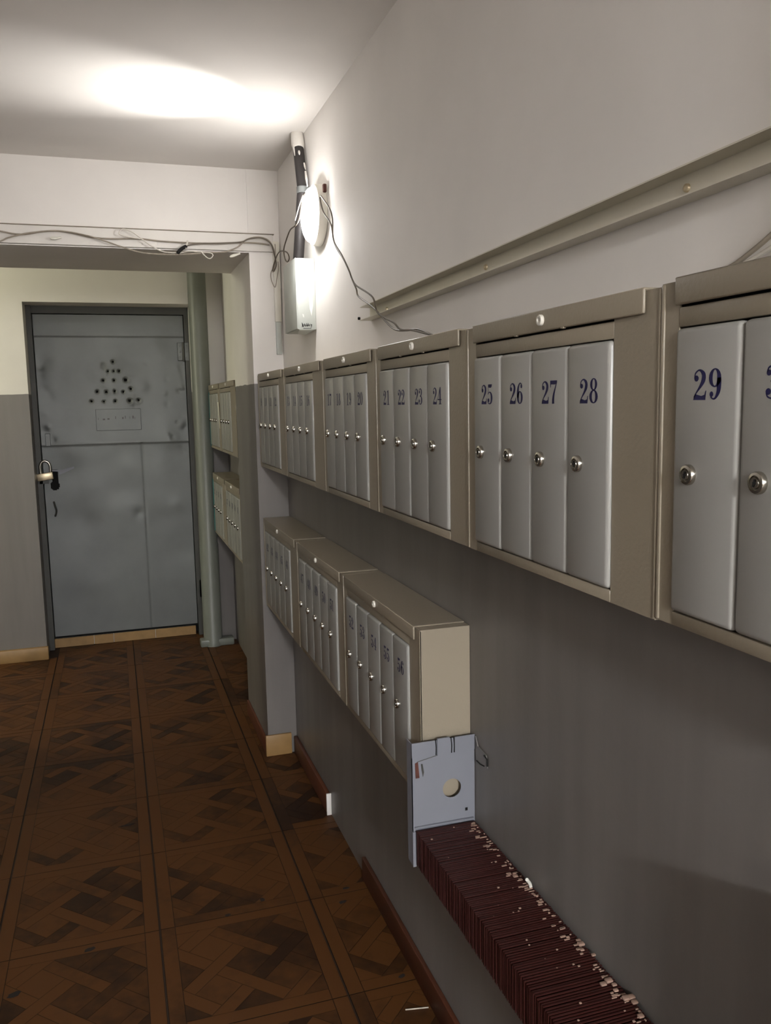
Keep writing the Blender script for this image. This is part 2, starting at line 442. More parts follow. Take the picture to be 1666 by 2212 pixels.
# riveted plate under the holes with worn scratched marks
p0, p1 = on_y(206, 884, FY), on_y(306, 928, FY)
pl = MB().bbox((p0.x, FY-.006, p1.z), (p1.x, FY+.004, p0.z), .002, 1).build('name_plate', 'steel_paint', door)
mk = MB()
for (u, v, w, h) in ((212, 905, 2, 3), (222, 906, 9, 3), (232, 905, 8, 3), (249, 902, 3, 6), (264, 903, 5, 4), (270, 901, 3, 6), (280, 902, 2, 5), (286, 901, 5, 6), (291, 903, 2, 5)):
    q0, q1 = on_y(u, v-h/2, FY-.006), on_y(u+w*.6, v+h/2, FY-.006)
    mk.box((q0.x, FY-.0066, q1.z), (q1.x, FY-.0055, q0.z))
mk.build('worn_marks', 'frame_paint', pl)
# hinge: two leaves and a pin
def px_plate(u0, v0, u1, v1, name, y0, y1, mat, parent):
    a, b_ = on_y(u0, v0, y0), on_y(u1, v1, y0)
    return MB().bbox((a.x, y0, b_.z), (b_.x, y1, a.z), 0.002, 1).build(name, mat, parent)
for nm, u0, u1 in (('hinge_leaf', 383, 395), ('hinge_leaf', 398, 409)):
    h = px_plate(u0, 740, u1, 779, nm, FY-.032, FY-.026 if u0 > 390 else FY-.002, 'steel_paint', door)
    for vv in (747, 760, 772):
        q = on_y((u0+u1)/2, vv, FY-.032); MB().lathe([(0, .003), (.006, .002), (.007, 0)], (q.x, FY-.032, q.z), (0, -1, 0), 10).build('rivet', 'steel_paint', h)
q = on_y(396.5, 760, FY-.03); MB().tube([(q.x, FY-.03, q.z-.06), (q.x, FY-.03, q.z+.06)], .007, 10, smooth_steps=1).build('hinge_pin', 'frame_paint', door)
px_plate(97, 937, 110, 964, 'lock_plate', FY-.012, FY+.01, 'steel_paint', door)
px_plate(430, 1252, 437, 1290, 'hinge_leaf', FY-.03, FY-.02, 'frame_paint', door)
# hasp eye and worn handle
a, b_ = on_y(100, 1022, FY-.01), on_y(90, 1045, FY-.03)
MB().box((DX0+.012, FY-.05, b_.z), (lx0+.03, FY-.044, b_.z+.05)).build('hasp', 'frame_paint', door)
pts = [on_y(u, v, FY-.014) for u, v in ((116, 1085), (119, 1094), (122, 1104), (119, 1116))]
pts[0].y = pts[-1].y = FY+.006
MB().tube(pts, .006, 8).build('handle', 'frame_paint', door)
# smear of grey putty by the cut-out
a = on_y(127, 1018, FY-.006); b_ = on_y(160, 1010, FY-.004)
MB().poly([(a.x, FY-.004, a.z-.022), (a.x+.03, FY-.004, a.z-.012), (b_.x, FY-.004, b_.z-.004), (b_.x, FY-.004, b_.z+.006), (a.x+.02, FY-.004, a.z+.010), (a.x-.06, FY-.004, a.z+.008), (a.x-.06, FY-.004, a.z+.002), (a.x, FY-.004, a.z-.002)], (0, .003, 0)).build('putty_smear', 'plate_paint', door)
# padlock hanging in the hasp
pc = on_y(98.5, 1029, FY-.06)
pk = thing('padlock', 'silver padlock hanging open-bodied at the left edge of the steel door', 'padlock', (pc.x, FY-.06, pc.z-.025))
pk['label'] = 'pale metal padlock with a round shackle at the left edge of the steel door'
MB().bbox((-.046, -.018, 0.002), (.046, .018, .046), .004, 2).build('body', 'brass', pk).rotation_euler = (0, R(-7), 0)
MB().tube([(-.026, 0, .04), (-.028, 0, .085), (-.016, 0, .112), (.004, 0, .118), (.022, 0, .106), (.030, 0, .08), (.028, 0, .04)], .008, 10).build('shackle', 'chrome', pk)

# ------------------------------------------------------------------ mailbox cabinets
def ell(cx, cy, rx, ry, n=20): return [(cx+rx*math.cos(2*math.pi*k/n), cy+ry*math.sin(2*math.pi*k/n)) for k in range(n)]
def ring(o, i):
    n = len(o); return [[o[k], o[(k+1) % n], i[(k+1) % n], i[k]] for k in range(n)]
def ribbon(nodes):
    P = spline([Vector(p) for p in nodes], 5); L = []; Rr = []
    for i, p in enumerate(P):
        t = P[min(i+1, len(P)-1)]-P[max(i-1, 0)]; t = Vector((t.x, t.y)).normalized(); n = Vector((-t.y, t.x))
        L.append((p.x+n.x*p.z/2, p.y+n.y*p.z/2)); Rr.append((p.x-n.x*p.z/2, p.y-n.y*p.z/2))
    return [[L[i], L[i+1], Rr[i+1], Rr[i]] for i in range(len(P)-1)]
def glyph(ch):
    if ch == '0': return ring(ell(.33, .5, .32, .5), ell(.33, .5, .13, .455))
    if ch == '1': return [[(.24, .02), (.42, .02), (.42, 1), (.30, 1), (.24, .95)], [(.08, 0), (.58, 0), (.58, .05), (.08, .05)], [(.30, 1), (.24, .90), (.07, .84), (.07, .88)]]
    if ch == '2': return ribbon([(.05, .70, .05), (.09, .87, .06), (.28, .965, .06), (.48, .84, .17), (.49, .66, .19), (.36, .46, .12), (.16, .25, .06), (.03, .08, .05)])+[ell(.14, .70, .11, .10, 14), [(.0, 0), (.58, 0), (.56, .17), (.40, .13), (.10, .19), (.03, .12)], [(.56, 0), (.60, 0), (.64, .30), (.60, .30), (.54, .14)]]
    if ch == '3': return ribbon([(.06, .80, .05), (.12, .92, .06), (.30, .97, .06), (.46, .86, .16), (.46, .68, .17), (.36, .55, .08), (.2, .52, .05)])+ribbon([(.2, .525, .05), (.38, .50, .08), (.50, .36, .18), (.50, .20, .19), (.40, .06, .10), (.26, .025, .05), (.10, .07, .05), (.04, .18, .05)])+[ell(.13, .77, .10, .09, 12), ell(.12, .22, .11, .10, 12)]
    if ch == '4': return [[(.34, .04), (.52, .04), (.52, 1), (.46, 1), (.34, .80)], [(.02, .25), (.64, .25), (.64, .31), (.02, .31)], [(.02, .27), (.08, .27), (.46, 1), (.40, 1)], [(.24, 0), (.62, 0), (.62, .05), (.24, .05)]]
    if ch == '5': return ribbon([(.09, .50, .04), (.18, .58, .05), (.32, .60, .06), (.46, .50, .15), (.51, .32, .20), (.46, .12, .14), (.30, .025, .06), (.12, .06, .05), (.05, .18, .05)])+[ell(.13, .20, .11, .10, 12), [(.08, .48), (.12, .48), (.14, 1), (.10, 1)], [(.10, 1), (.56, 1), (.50, .86), (.36, .82), (.12, .85)]]
    if ch in '69':
        g = ring(ell(.34, .30, .29, .30), ell(.345, .30, .11, .255))+ribbon([(.145, .30, .19), (.14, .52, .20), (.17, .74, .17), (.28, .92, .09), (.40, .97, .05), (.53, .90, .05)])+[ell(.49, .82, .09, .09, 12)]
        return g if ch == '6' else [[(.66-x, 1-y) for x, y in p] for p in g]
    if ch == '7': return [[(.04, 1), (.64, 1), (.64, .92), (.50, .83), (.12, .84), (.08, .70), (.04, .70)]]+ribbon([(.62, .93, .05), (.48, .66, .08), (.36, .40, .14), (.31, .18, .18), (.31, .0, .19)])
    if ch == '8': return ring(ell(.33, .755, .26, .245), ell(.33, .755, .10, .20))+ring(ell(.33, .27, .31, .27), ell(.33, .27, .125, .225))
def number_mesh(txt, h):
    mb_ = MB(); adv = .72; w = adv*len(txt)-.06
    for k, ch in enumerate(txt):
        for poly in glyph(ch):
            # local: y runs from right to left as seen from the corridor
            mb_.add([(0, -(x+k*adv-w/2)*h, (y-.5)*h) for x, y in poly], [tuple(range(len(poly)))])
    return mb_.mesh('number', 'navy_print')
D = XW-0.575             # cabinet depth
def door_mesh(w, z0, z1):
    b_ = MB(); b_.bbox((-D-0.005, -w/2+.0010, z0), (-D+0.016, w/2-.0010, z1), .0058, 3); return b_.mesh('door', 'door_enamel')
def lock_mesh(rot):
    b_ = MB(); o = (0, 0, 0)
    b_.lathe([(.0108, 0), (.0108, .0035), (.0098, .0052), (.0072, .0058), (.0066, .0042), (.0058, .0042), (.0052, .0062), (0, .0062)], o, (-1, 0, 0), 20)
    b_.add([(-.0068, math.cos(rot+a)*r, math.sin(rot+a)*r) for a, r in ((.28, .004), (2.86, .004), (3.42, .004), (6.0, .004))], [(0, 1, 2, 3)], 1)
    b_.lathe([(.0017, .0064), (.0017, .0069), (0, .0069)], o, (-1, 0, 0), 10, 1)
    return b_.mesh('lock', ['chrome', 'dark'])
LOCKS = [lock_mesh(a) for a in (1.57, 1.2, 1.9)]
def lid_lock_mesh():
    b_ = MB(); b_.lathe([(.0078, 0), (.0078, .003), (.0068, .0046), (.0042, .0046), (.0036, .002), (0, .002)], (0, 0, 0), (-1, 0, 0), 18)
    b_.add([(-.0023, y, z) for y, z in ((-.0012, -.003), (.0012, -.003), (.0012, .003), (-.0012, .003))], [(0, 1, 2, 3)], 1)
    return b_.mesh('lid_lock', ['white_plastic', 'dark'])
LID_LOCK = lid_lock_mesh()
HU = 0.371
cache = {}
def cabinet(yfar, width, zb, first, count, label, group, left=.037, right=.080, print_numbers=True, teal=False, dy_x=0.0):
    """far end at yfar, runs towards the camera; local x: 0 at the wall, -D at the front"""
    root = thing('mailbox_cabinet', label, 'mailbox', (XW-0.0008+dy_x, yfar-width/2, zb), group)
    hw = width/2-.0008; s = lambda q: width/2-q               # distance from the far end -> local y
    body = MB()
    t = .0022
    body.box((-D, -hw, 0), (0, -hw+t, HU-.002)); body.box((-D, hw-t, 0), (0, hw, HU-.002))
    body.box((-t, -hw+t, 0), (0, hw-t, HU-.002)); body.box((-D, -hw+t, 0), (-t, hw-t, t)); body.box((-D+.004, -hw+t, HU-.004), (-t, hw-t, HU-.002))
    body.box((-D, hw-t, t), (-D+.003, s(left), HU-.002))                          # far stile
    body.box((-D, -hw+t, t), (-D+.003, s(width-right), HU-.002))                  # near stile
    body.bbox((-D-.001, s(left), 0), (-D+.005, s(width-right), .0155), .0018, 2)     # bottom rail
    body.bbox((-D-.0005, s(left), .321), (-D+.005, s(width-right), .3415), .0015, 2)    # bar under the flap
    body.box((-D+.03, s(left), .016), (-D+.032, s(width-right), .321), 1)          # dark interior
    body.box((-D+.012, s(left), .342), (-D+.014, s(width-right)-.03, HU-.006), 1)
    # narrow return folds at both edges
    body.bbox((-D-.0018, hw-.006, .001), (-D+.003, hw, HU-.003), .0015, 2)
    body.bbox((-D-.0012, -hw, .001), (-D+.003, -hw+.004, HU-.003), .0012, 1)
    body.build('body', ['enamel', 'dark'], root)
    # lid: top plate with a front flap
    ls, le = left-.001, width-.026
    lid = MB(); lid.bbox((-D-.006, s(le), HU-.0275), (-D-.0015, s(ls), HU+.0012), .0022, 3)
    lid.bbox((-D-.006, s(le), HU-.0018), (-.001, s(ls), HU+.0012), .0012, 1)
    for q in (.33, .62):
        lid.bbox((-D-.0064, s(ls+(le-ls)*q)-.004, HU-.0285), (-D-.002, s(ls+(le-ls)*q)+.004, HU-.0262), .0006, 1)
    lo = lid.build('lid', 'enamel', root)
    link('lid_lock', LID_LOCK, lo, (-D-.006, s((ls+le)/2), HU-.0125))
    w = (width-left-right)/count
    key = round(w, 4)
    if key not in cache: cache[key] = door_mesh(w, .0170, .3195)
    for k in range(count):
        dr = link('door', cache[key], root, (random.uniform(-.0006, .0006), s(left+w*(k+.5)), 0))
        if print_numbers:
            link('number', number_mesh(str(first+k), .031), dr, (-D-.0053, -.0045, .2605))
        link('lock', random.choice(LOCKS), dr, (-D-.005, w/2-.030, .168))
    if teal: MB().box((-D-.005, hw-.014, .012), (-D-.0019, hw-.001, HU-.04)).build('teal_edge', 'teal', root)
    return root
UP, LOW = 'mailbox cabinets in the upper row', 'mailbox cabinets in the lower row'
ub = [3.459, 2.918, 2.355, 1.848, 1.3285, 0.798, 0.268]
zu = 1.2465
UPL = ['beige upper mailbox cabinet touching the pier below the junction box, doors %d to %d', 'beige upper mailbox cabinet, second from the pier, doors %d to %d', 'beige upper mailbox cabinet in mid-row, third from the pier, doors %d to %d',
       'beige upper mailbox cabinet with the lamp cable reaching its top, doors %d to %d', 'large beige upper mailbox cabinet left of the frame-edge one, doors %d to %d', 'nearest beige upper mailbox cabinet, cut off by the right picture edge, doors %d to %d']
LOL = ['lower mailbox cabinet farthest from the camera, touching the pier, doors %d to %d', 'middle one of the three lower mailbox cabinets, doors %d to %d', 'nearest lower mailbox cabinet, bare side panel showing above the white plate, doors %d to %d']
for k in range(6):
    a, b_ = ub[k], ub[k+1]; n0 = 9+4*k
    cabinet(a, a-b_, zu+(.0015 if k == 4 else .004 if k == 5 else 0.002), n0, 4, UPL[k] % (n0, n0+3), UP,
            left=.030 if k == 5 else .037, right=(a-b_)-(.037 if k < 5 else .03)-.402)
lb = [3.452, 2.795, 2.188, 1.580]
for k in range(3):
    a, b_ = lb[k], lb[k+1]; n0 = 42+5*k
    cabinet(a, a-b_, .666, n0, 5, LOL[k] % (n0, n0+4), LOW, left=.040, right=(a-b_)-.04-.5)
# beyond the pier
FX = -0.004
cabinet(5.230, .510, 1.2465, 1, 4, 'four-door mailbox cabinet beyond the pier, upper row, nearest the grey pipe', UP, print_numbers=False, teal=True, dy_x=FX, left=.018, right=.092)
cabinet(4.720, .624, 1.2465, 5, 4, 'four-door mailbox cabinet just beyond the pier, upper row, silver locks showing', UP, print_numbers=False, dy_x=FX, right=.185)
cabinet(5.230, .580, .724, 33, 4, 'four-door mailbox cabinet beyond the pier, lower row, nearest the grey pipe', LOW, teal=True, dy_x=FX, left=.035, right=.145)
cabinet(4.650, .576, .724, 37, 5, 'five-door mailbox cabinet just beyond the pier, lower row', LOW, dy_x=FX, right=.039)
# strip of paper stuck in a far door
p = on_x(471, 869, XW-D-.012); q = on_x(475, 926, XW-D-.012)
MB().poly([(p.x, p.y+.03, p.z), (p.x, p.y-.012, p.z+.002), (q.x, q.y-.008, q.z), (q.x, q.y+.004, q.z)], (.001, 0, 0)).build('paper_strip', 'paper')
tag(bpy.data.objects['paper_strip'], 'narrow white paper strip stuck in the mailboxes beyond the pier', 'paper')

# ------------------------------------------------------------------ wall lamp
lc = Vector((XW, 2.765, 2.103))
lamp = thing('wall_lamp', 'round glowing bulkhead lamp with white glass on the right wall', 'lamp', lc)
MB().lathe([(.0, .0005), (.094, .0005), (.096, .003), (.094, .028), (.087, .031), (.0, .031)], (0, 0, 0), (-1, 0, 0), 40).build('base', 'white_plastic', lamp)
prof = [(.080*math.cos(a)+.004*(1-math.sin(a)), .036+.026*math.sin(a)) for a in [math.pi/2*k/8 for k in range(9)]]
MB().lathe([(.084, .029)]+prof, (0, 0, 0), (-1, 0, 0), 40).build('glass', 'lamp_glass', lamp)
sp = bpy.data.lights.new('bulb_glow', 'SPOT'); sp.energy = 40; sp.color = (1.0, 0.98, 0.96); sp.spot_size = R(58); sp.spot_blend = 1.0; sp.shadow_soft_size = 0.02
so = link('bulb_glow', sp, lamp, (-.075, 0, .02))
so.rotation_euler = (Vector((.20, 2.71, ZC))-(lc+Vector((-.075, 0, .02)))).to_track_quat('-Z', 'Y').to_euler()
sq = bpy.data.lights.new('bulb_light', 'SPOT'); sq.energy = 4; sq.color = (1.0, 0.985, 0.96); sq.spot_size = R(168); sq.spot_blend = 0.5; sq.shadow_soft_size = 0.03
so = link('bulb_light', sq, lamp, (-.105, 0, -.02))
so.rotation_euler = Vector((-.35, -.35, -1)).to_track_quat('-Z', 'Y').to_euler()
MB().bbox((-.016, -.103, .050), (-.004, -.090, .075), .003).build('terminal', 'rust', lamp)

# ------------------------------------------------------------------ electrical box and conduit
eb = thing('electrical_box', 'pale grey painted metal junction box below the lamp', 'electrical box', (XW, 2.975, 1.75))
MB().bbox((-.064, -.10, 0), (-.0005, .10, .236), .002, 2).build('body', 'box_paint', eb)
MB().bbox((-.068, -.103, .002), (-.0642, .103, .236), .0015, 2).build('cover', 'box_paint', eb)
MB().poly([(-.060, -.1005, -.0006), (-.008, -.1005, -.0006), (-.03, -.06, -.014), (-.05, -.02, -.008)], (0, 0, -.001)).build('bent_flap', 'box_paint', eb)
# white plaster smears on the near side
sm = MB()
for poly in ([(-.026, .175), (-.017, .16), (-.012, .12), (-.010, .08), (-.016, .045), (-.022, .07), (-.024, .11), (-.034, .135), (-.028, .15)], [(-.032, .222), (-.018, .218), (-.015, .208), (-.022, .206)], [(-.048, .052), (-.043, .05), (-.042, .04), (-.046, .042)]):
    sm.add([(x, -.1008, z) for x, z in poly], [tuple(range(len(poly)))])
sm.build('plaster_smear', 'plaster', eb)
# hand-written felt-pen word along the lower edge
wr = MB(); 
STR = [[(0, .9), (.02, .3), (.0, 0), (.12, .55)], [(.04, .75), (.1, .2), (.14, 0)], [(.16, .1), (.26, .75), (.32, .15), (.28, .4), (.2, .38)], [(.36, .1), (.46, .8), (.52, .15), (.42, .4)],
       [(.54, .1), (.62, .85), (.68, .2), (.58, .4)], [(.80, .6), (.72, .45), (.76, .25), (.84, .3)], [(.88, .65), (.92, .35), (1.0, .6), (.96, .1), (.9, -.1)]]
for st in STR: wr.tube([(-.050+.034*x, -.1006, .008+.016*y) for x, y in st], .0009, 5, smooth_steps=2)
wr.tube([(-.046, -.1006, .003), (-.018, -.1006, .003)], .0009, 5, smooth_steps=1)
wr.build('writing', 'dark', eb)
top, bot = on_x(641, 286, .662), Vector((.652, 2.985, 1.984))
mid = on_x(654, 408, .658)
cd = MB().tube([top, top.lerp(mid, .5), mid, bot], .0185, 12, smooth_steps=1)
co = cd.build('conduit_pipe', 'tar'); tag(co, 'black tarred conduit pipe running from the ceiling down to the junction box', 'pipe')
MB().tube([top+Vector((0, 0, .002)), top.lerp(mid, .22), top.lerp(mid, .30)], [.021, .0225, .019], 12, smooth_steps=1).build('plaster_collar', 'plaster', co)
MB().tube([mid+Vector((0, 0, .006)), mid-Vector((0, 0, .014))], .0205, 12, smooth_steps=1).build('clamp', 'steel_paint', co)
for (u0, v0, u1, v1, r) in ((634, 312, 637, 336, .003), (646, 326, 647, 334, .004), (660, 370, 664, 402, .004), (657, 352, 660, 366, .003)):
    a, b_ = on_x(u0, v0, .642), on_x(u1, v1, .641); MB().tube([a, a.lerp(b_, .5), b_], [r*.7, r, r*.4], 6, smooth_steps=1).build('paint_drip', 'plaster', co)

# plastic trunking on the beam and down the corner
tr = thing('cable_trunking', 'white cable trunking along the lower edge of the beam', 'trunking', (0, YP, ZB))
MB().bbox((XL+.01, -.016, .004), (.655, -.0006, .070), .002, 2).build('channel', 'plaster', tr)
MB().bbox((XL+.01, -.019, .070), (.66, -.0006, .0735), .001, 1).build('lip', 'wire_grey', tr)  # darker colour stands in for the shadow line along the trunking top
vt = thing('corner_trunking', 'short upright white trunking in the corner beside the junction box', 'trunking', (.668, YP, 1.70))
MB().bbox((-.014, -.016, .13), (.012, -.0006, .445), .002, 2).build('upper_cover', 'white_plastic', vt)
MB().bbox((-.012, -.013, 0), (.010, -.0006, .13), .002, 2).build('lower_channel', 'box_paint', vt)

# ------------------------------------------------------------------ cables
def cable(name, pts, r, mat, label): 
    o = MB().tube(pts, r, 7, smooth_steps=5).build(name, mat); tag(o, label, 'cable', 'loose cables'); return o
zb4 = lambda P, y=YP-.026: [on_y(x/2.687, 460+v/2.687, y) for x, v in P]
cable('cable', zb4([(-60, 96), (0, 105), (120, 125), (250, 108), (340, 105), (430, 118), (520, 140), (640, 150), (810, 150), (950, 165), (1180, 176), (1400, 172), (1500, 176), (1565, 185)]), .0030, 'wire_grey', 'grey cable running straight along the trunking on the beam')
cable('cable', zb4([(-60, 190), (0, 165), (60, 140), (180, 115), (330, 103), (480, 125), (600, 160), (700, 195), (800, 225), (900, 238), (1030, 241), (1150, 236), (1230, 230), (1310, 225), (1380, 198), (1430, 155), (1500, 140), (1560, 160), (1590, 215), (1598, 280), (1585, 345)], YP-.034), .0027, 'wire_grey', 'grey cable sagging below the beam edge and turning down at the pier')
cable('cable', zb4([(815, 150), (740, 138), (692, 122), (700, 100), (722, 94), (770, 112), (822, 150), (880, 192), (950, 225), (1040, 232)], YP-.038), .0023, 'wire_white', 'thin white cable with a small loop above the beam edge')
cable('cable', zb4([(1165, 222), (1200, 258), (1222, 264), (1236, 246), (1220, 232), (1160, 226), (1100, 222), (1045, 232)], YP-.042), .0021, 'wire_white', 'thin white wire end curled in a loop under the beam')
cable('cable', zb4([(1035, 236), (1060, 205), (1095, 188), (1160, 178), (1290, 176), (1400, 168), (1450, 150), (1520, 146), (1572, 178), (1592, 240), (1604, 300), (1590, 340)], YP-.042), .0024, 'wire_dark', 'dark cable leaving the taped joint towards the corner')
jo = MB().tube(zb4([(1030, 235), (1050, 212), (1085, 190)], YP-.046), [.004, .007, .007, .007, .007, .007, .007, .007, .005], 8).build('taped_joint', 'dark'); tag(jo, 'black taped wire joint hanging below the beam', 'wire joint')
MB().tube(zb4([(1075, 205), (1086, 178), (1090, 160)], YP-.048), .0035, 6).build('bare_end', 'wire_white', jo)
for pts, lab in (([(290, 145), (320, 148), (355, 142)], 'glossy scrap of clear tape under the cables at the left'), ([(1335, 255), (1365, 245), (1395, 235)], 'glossy scrap of tape at the right end of the beam soffit')):
    P = zb4(pts, YP-.03); o = MB().tube(P, [.003, .006, .006, .004], 6, smooth_steps=2).build('tape_scrap', 'paper'); tag(o, lab, 'tape')
z3 = lambda P, x: [on_x(540+a/3.967, 260+b_/3.967, x) for a, b_ in P]
left = z3([(475, 620), (448, 700), (436, 780), (420, 850), (392, 900)], .618)+z3([(345, 940), (310, 1030), (290, 1110), (300, 1185), (322, 1212), (337, 1180), (318, 1132), (270, 1120), (236, 1150)], .655)+[on_y(540+a/3.967, 260+b_/3.967, 3.43) for a, b_ in ((205, 1235), (192, 1290))]
cable('cable', left, .0024, 'wire_dark', 'thin cable looping from the lamp to the corner of the pier')
cable('cable', [on_y(540+a/3.967, 260+b_/3.967, 3.435) for a, b_ in ((215, 1060), (218, 1150), (205, 1250), (180, 1310), (185, 1370), (215, 1430), (232, 1350), (245, 1270), (240, 1210))], .0018, 'wire_grey', 'thin grey wire tangle hanging at the pier corner')
cable('cable', z3([(455, 640), (420, 740), (388, 855)], .612), .0016, 'wire_white', 'short bright wire stub hanging at the left of the lamp')
cable('cable', z3([(608, 645), (680, 750), (708, 850), (712, 1000), (745, 1100), (800, 1185), (850, 1290), (880, 1370), (912, 1445), (932, 1510), (1040, 1588), (1112, 1660), (1180, 1740), (1250, 1795), (1350, 1800), (1440, 1790), (1560, 1838)], .655), .0022, 'wire_dark', 'dark twisted cable hanging from the lamp to the mailboxes, lower strand')
cable('cable', z3([(600, 660), (628, 780), (695, 890), (722, 1040), (785, 1150), (845, 1275), (876, 1360), (912, 1415), (1010, 1478), (1060, 1530), (1090, 1640), (1160, 1695), (1235, 1735), (1290, 1790), (1400, 1800), (1575, 1845)], .640), .0022, 'wire_dark', 'dark twisted cable hanging from the lamp to the mailboxes, upper strand')
cable('cable', [on_x(u, v, .672) for u, v in ((1545, 592), (1585, 573), (1625, 543), (1666, 508), (1720, 455))], .0030, 'wire_grey', 'grey cable rising from the top of the mailboxes at the right edge')
cable('cable', [on_x(u, v, .676) for u, v in ((1585, 580), (1625, 560), (1666, 535), (1720, 498))], .0028, 'wire_white', 'white cable rising from the top of the mailboxes at the right edge')

# ------------------------------------------------------------------ steel channel on the wall
rl = thing('wall_rail', 'long cream painted steel channel screwed to the right wall above the mailboxes', 'rail', (XW, 1.3, 1.734))
ya, yb = 2.235, 0.46; dz = lambda y: (1.3-y)*.0105
def slope_box(mb_, x0, x1, z0, z1):
    P = []
    for y in (ya, yb):
        o = dz(y); P += [(x0, y-1.3, z0+o), (x1, y-1.3, z0+o), (x1, y-1.3, z1+o), (x0, y-1.3, z1+o)]
    mb_.add(P, [(0, 1, 2, 3), (7, 6, 5, 4), (0, 4, 5, 1), (1, 5, 6, 2), (2, 6, 7, 3), (3, 7, 4, 0)]); return mb_
ch = MB(); slope_box(ch, -.003, -.0006, -.004, .030); slope_box(ch, -.031, -.0006, -.006, -.004); slope_box(ch, -.031, -.0006, .028, .030)
ch.build('channel', 'rail_paint', rl)
for u, v in ((836, 668), (1050, 577), (1484, 406)):
    p = on_x(u, v, XW-.004); MB().lathe([(.0055, 0), (.005, .003), (.003, .0045), (0, .0045)], (-.003, p.y-1.3, p.z-1.734), (-1, 0, 0), 12).build('screw', 'brass', rl)
for u, v in ((778, 688),):
    p = on_x(u, v, XW); o = MB().lathe([(.004, 0), (.004, .006), (0, .007)], (XW, p.y, p.z), (-1, 0, 0), 8).build('wall_plug', 'dark'); tag(o, 'small dark wall plug just left of the steel channel', 'wall plug')

# ------------------------------------------------------------------ waste pipe in the far corner
wp = thing('waste_pipe', 'thick grey painted waste pipe standing beside the steel door', 'pipe', (.530, 5.285, 0))
MB().lathe([(.062, .0), (.062, .02), (.058, .03), (.058, .640), (.0545, .652), (.0545, 2.419)], (0, 0, 0), (0, 0, 1), 28).build('pipe', 'pipe_paint', wp)
MB().bbox((-.082, -.05, 0), (.126, .03, .045), .008, 2).build('mortar_foot', 'pipe_paint', wp)

# ------------------------------------------------------------------ finned convector under the lower mailboxes
RZ0, RZ1, RX0, RX1, RY1 = .548, .622, .547, .678, 1.552
cv = thing('convector_radiator', 'dark red finned convector heater with a white end plate on the right wall', 'radiator', (XW, RY1, RZ0))
fin_b = MB()
h_, w_ = RZ1-RZ0, RX1-RX0
fin_b.bbox((RX0-XW, -.0009, 0), (RX1-XW, .0009, h_), .0005, 1)
fin_b.box((RX0-XW, -.0028, h_-.0012), (RX1-XW, .0, h_)); fin_b.box((RX0-XW, -.0024, 0), (RX0-XW+.0012, 0, h_))
fin_me = fin_b.mesh('fin', 'fin_paint')
for k in range(195):
    f = link('fin', fin_me, cv, (random.uniform(-.0007, .0007), -.004-.0058*k, random.uniform(-.0006, .0006)))
    f.rotation_euler = (random.uniform(-.005, .005), 0, random.uniform(-.005, .005))
for z in (.022, .052):
    MB().tube([(-.07, -.001, z), (-.07, -1.14, z)], .0105, 10, smooth_steps=1).build('heating_tube', 'fin_paint', cv)
# end plate with hole, notches and lip
px0, px1, pz0, pz1 = .5435-XW, .6835-XW, .612-RZ0-.06, .806-RZ0
hc = (.632-XW, .697-RZ0); hr = .0205
pm = MB(); n = 32
# plate as radial strips from the hole to the outline
def edge_pt(a):
    dx, dz_ = math.cos(a), math.sin(a); t = 1e9
    if dx > 1e-9: t = min(t, (px1-hc[0])/dx)
    if dx < -1e-9: t = min(t, (px0-hc[0])/dx)
    if dz_ > 1e-9: t = min(t, (pz1-hc[1])/dz_)
    if dz_ < -1e-9: t = min(t, (pz0-hc[1])/dz_)
    return (hc[0]+dx*t, hc[1]+dz_*t)
angs = sorted([2*math.pi*k/n for k in range(n)]+[math.atan2(z-hc[1], x-hc[0]) % (2*math.pi) for x in (px0, px1) for z in (pz0, pz1)])
PY = .006
for k in range(len(angs)):
    a, b_ = angs[k], angs[(k+1) % len(angs)]
    i0, i1 = [(hc[0]+hr*math.cos(q), hc[1]+hr*math.sin(q)) for q in (a, b_)]; o0, o1 = edge_pt(a), edge_pt(b_)
    pm.poly([(i0[0], PY, i0[1]), (o0[0], PY, o0[1]), (o1[0], PY, o1[1]), (i1[0], PY, i1[1])], (0, .0016, 0))
pm.box((px0, PY, pz0-.012), (px0+.0016, PY+.030, pz1)); pm.box((px0-.001, PY-.004, pz0-.012), (px0+.006, PY+.0005, pz0+.064))
pm.bbox((px0+.004, PY-.007, .0755), (px1-.004, PY-.0004, .0785), .001, 1)
# upper lip with torn tongues
for (a, b_, z0, z1, y) in ((px0, px0+.050, pz1-.03, pz1+.001, -.0025), (px0+.056, px0+.083, pz1-.032, pz1+.004, -.0035), (px0+.095, px1, pz1-.030, pz1+.002, -.0025)):
    pm.box((a, PY+y, z0), (b_, PY, z1))
epl = pm.build('end_plate', 'plate_paint', cv)
tear = MB()
for pts in ([(.0065, .049), (.012, .051), (.0125, .010), (.0068, .012)],): 
    tear.add([(px0+x, PY-.0032, pz1-.085+z) for x, z in pts], [(0, 1, 2, 3)])
MB().poly([(px0+.007, PY-.0012, pz1-.043), (px0+.0135, PY-.0012, pz1-.040), (px0+.0165, PY-.0012, pz1-.075), (px0+.008, PY-.0012, pz1-.075)], (0, .0012, 0)).build('rust_patch', 'rust', epl)
MB().poly([(px0+.020, PY-.0012, pz1-.046), (px0+.0235, PY-.0012, pz1-.046), (px0+.0265, PY-.0012, pz1-.064), (px0+.024, PY-.0012, pz1-.074), (px0+.0215, PY-.0012, pz1-.06)], (0, .0012, 0)).build('tear', 'frame_paint', epl)
MB().tube([(px0+.012, PY-.001, pz1-.040), (px0+.05, PY-.0012, pz1-.033), (px0+.08, PY-.001, pz1-.026)], .0008, 5).build('crease', 'frame_paint', epl)
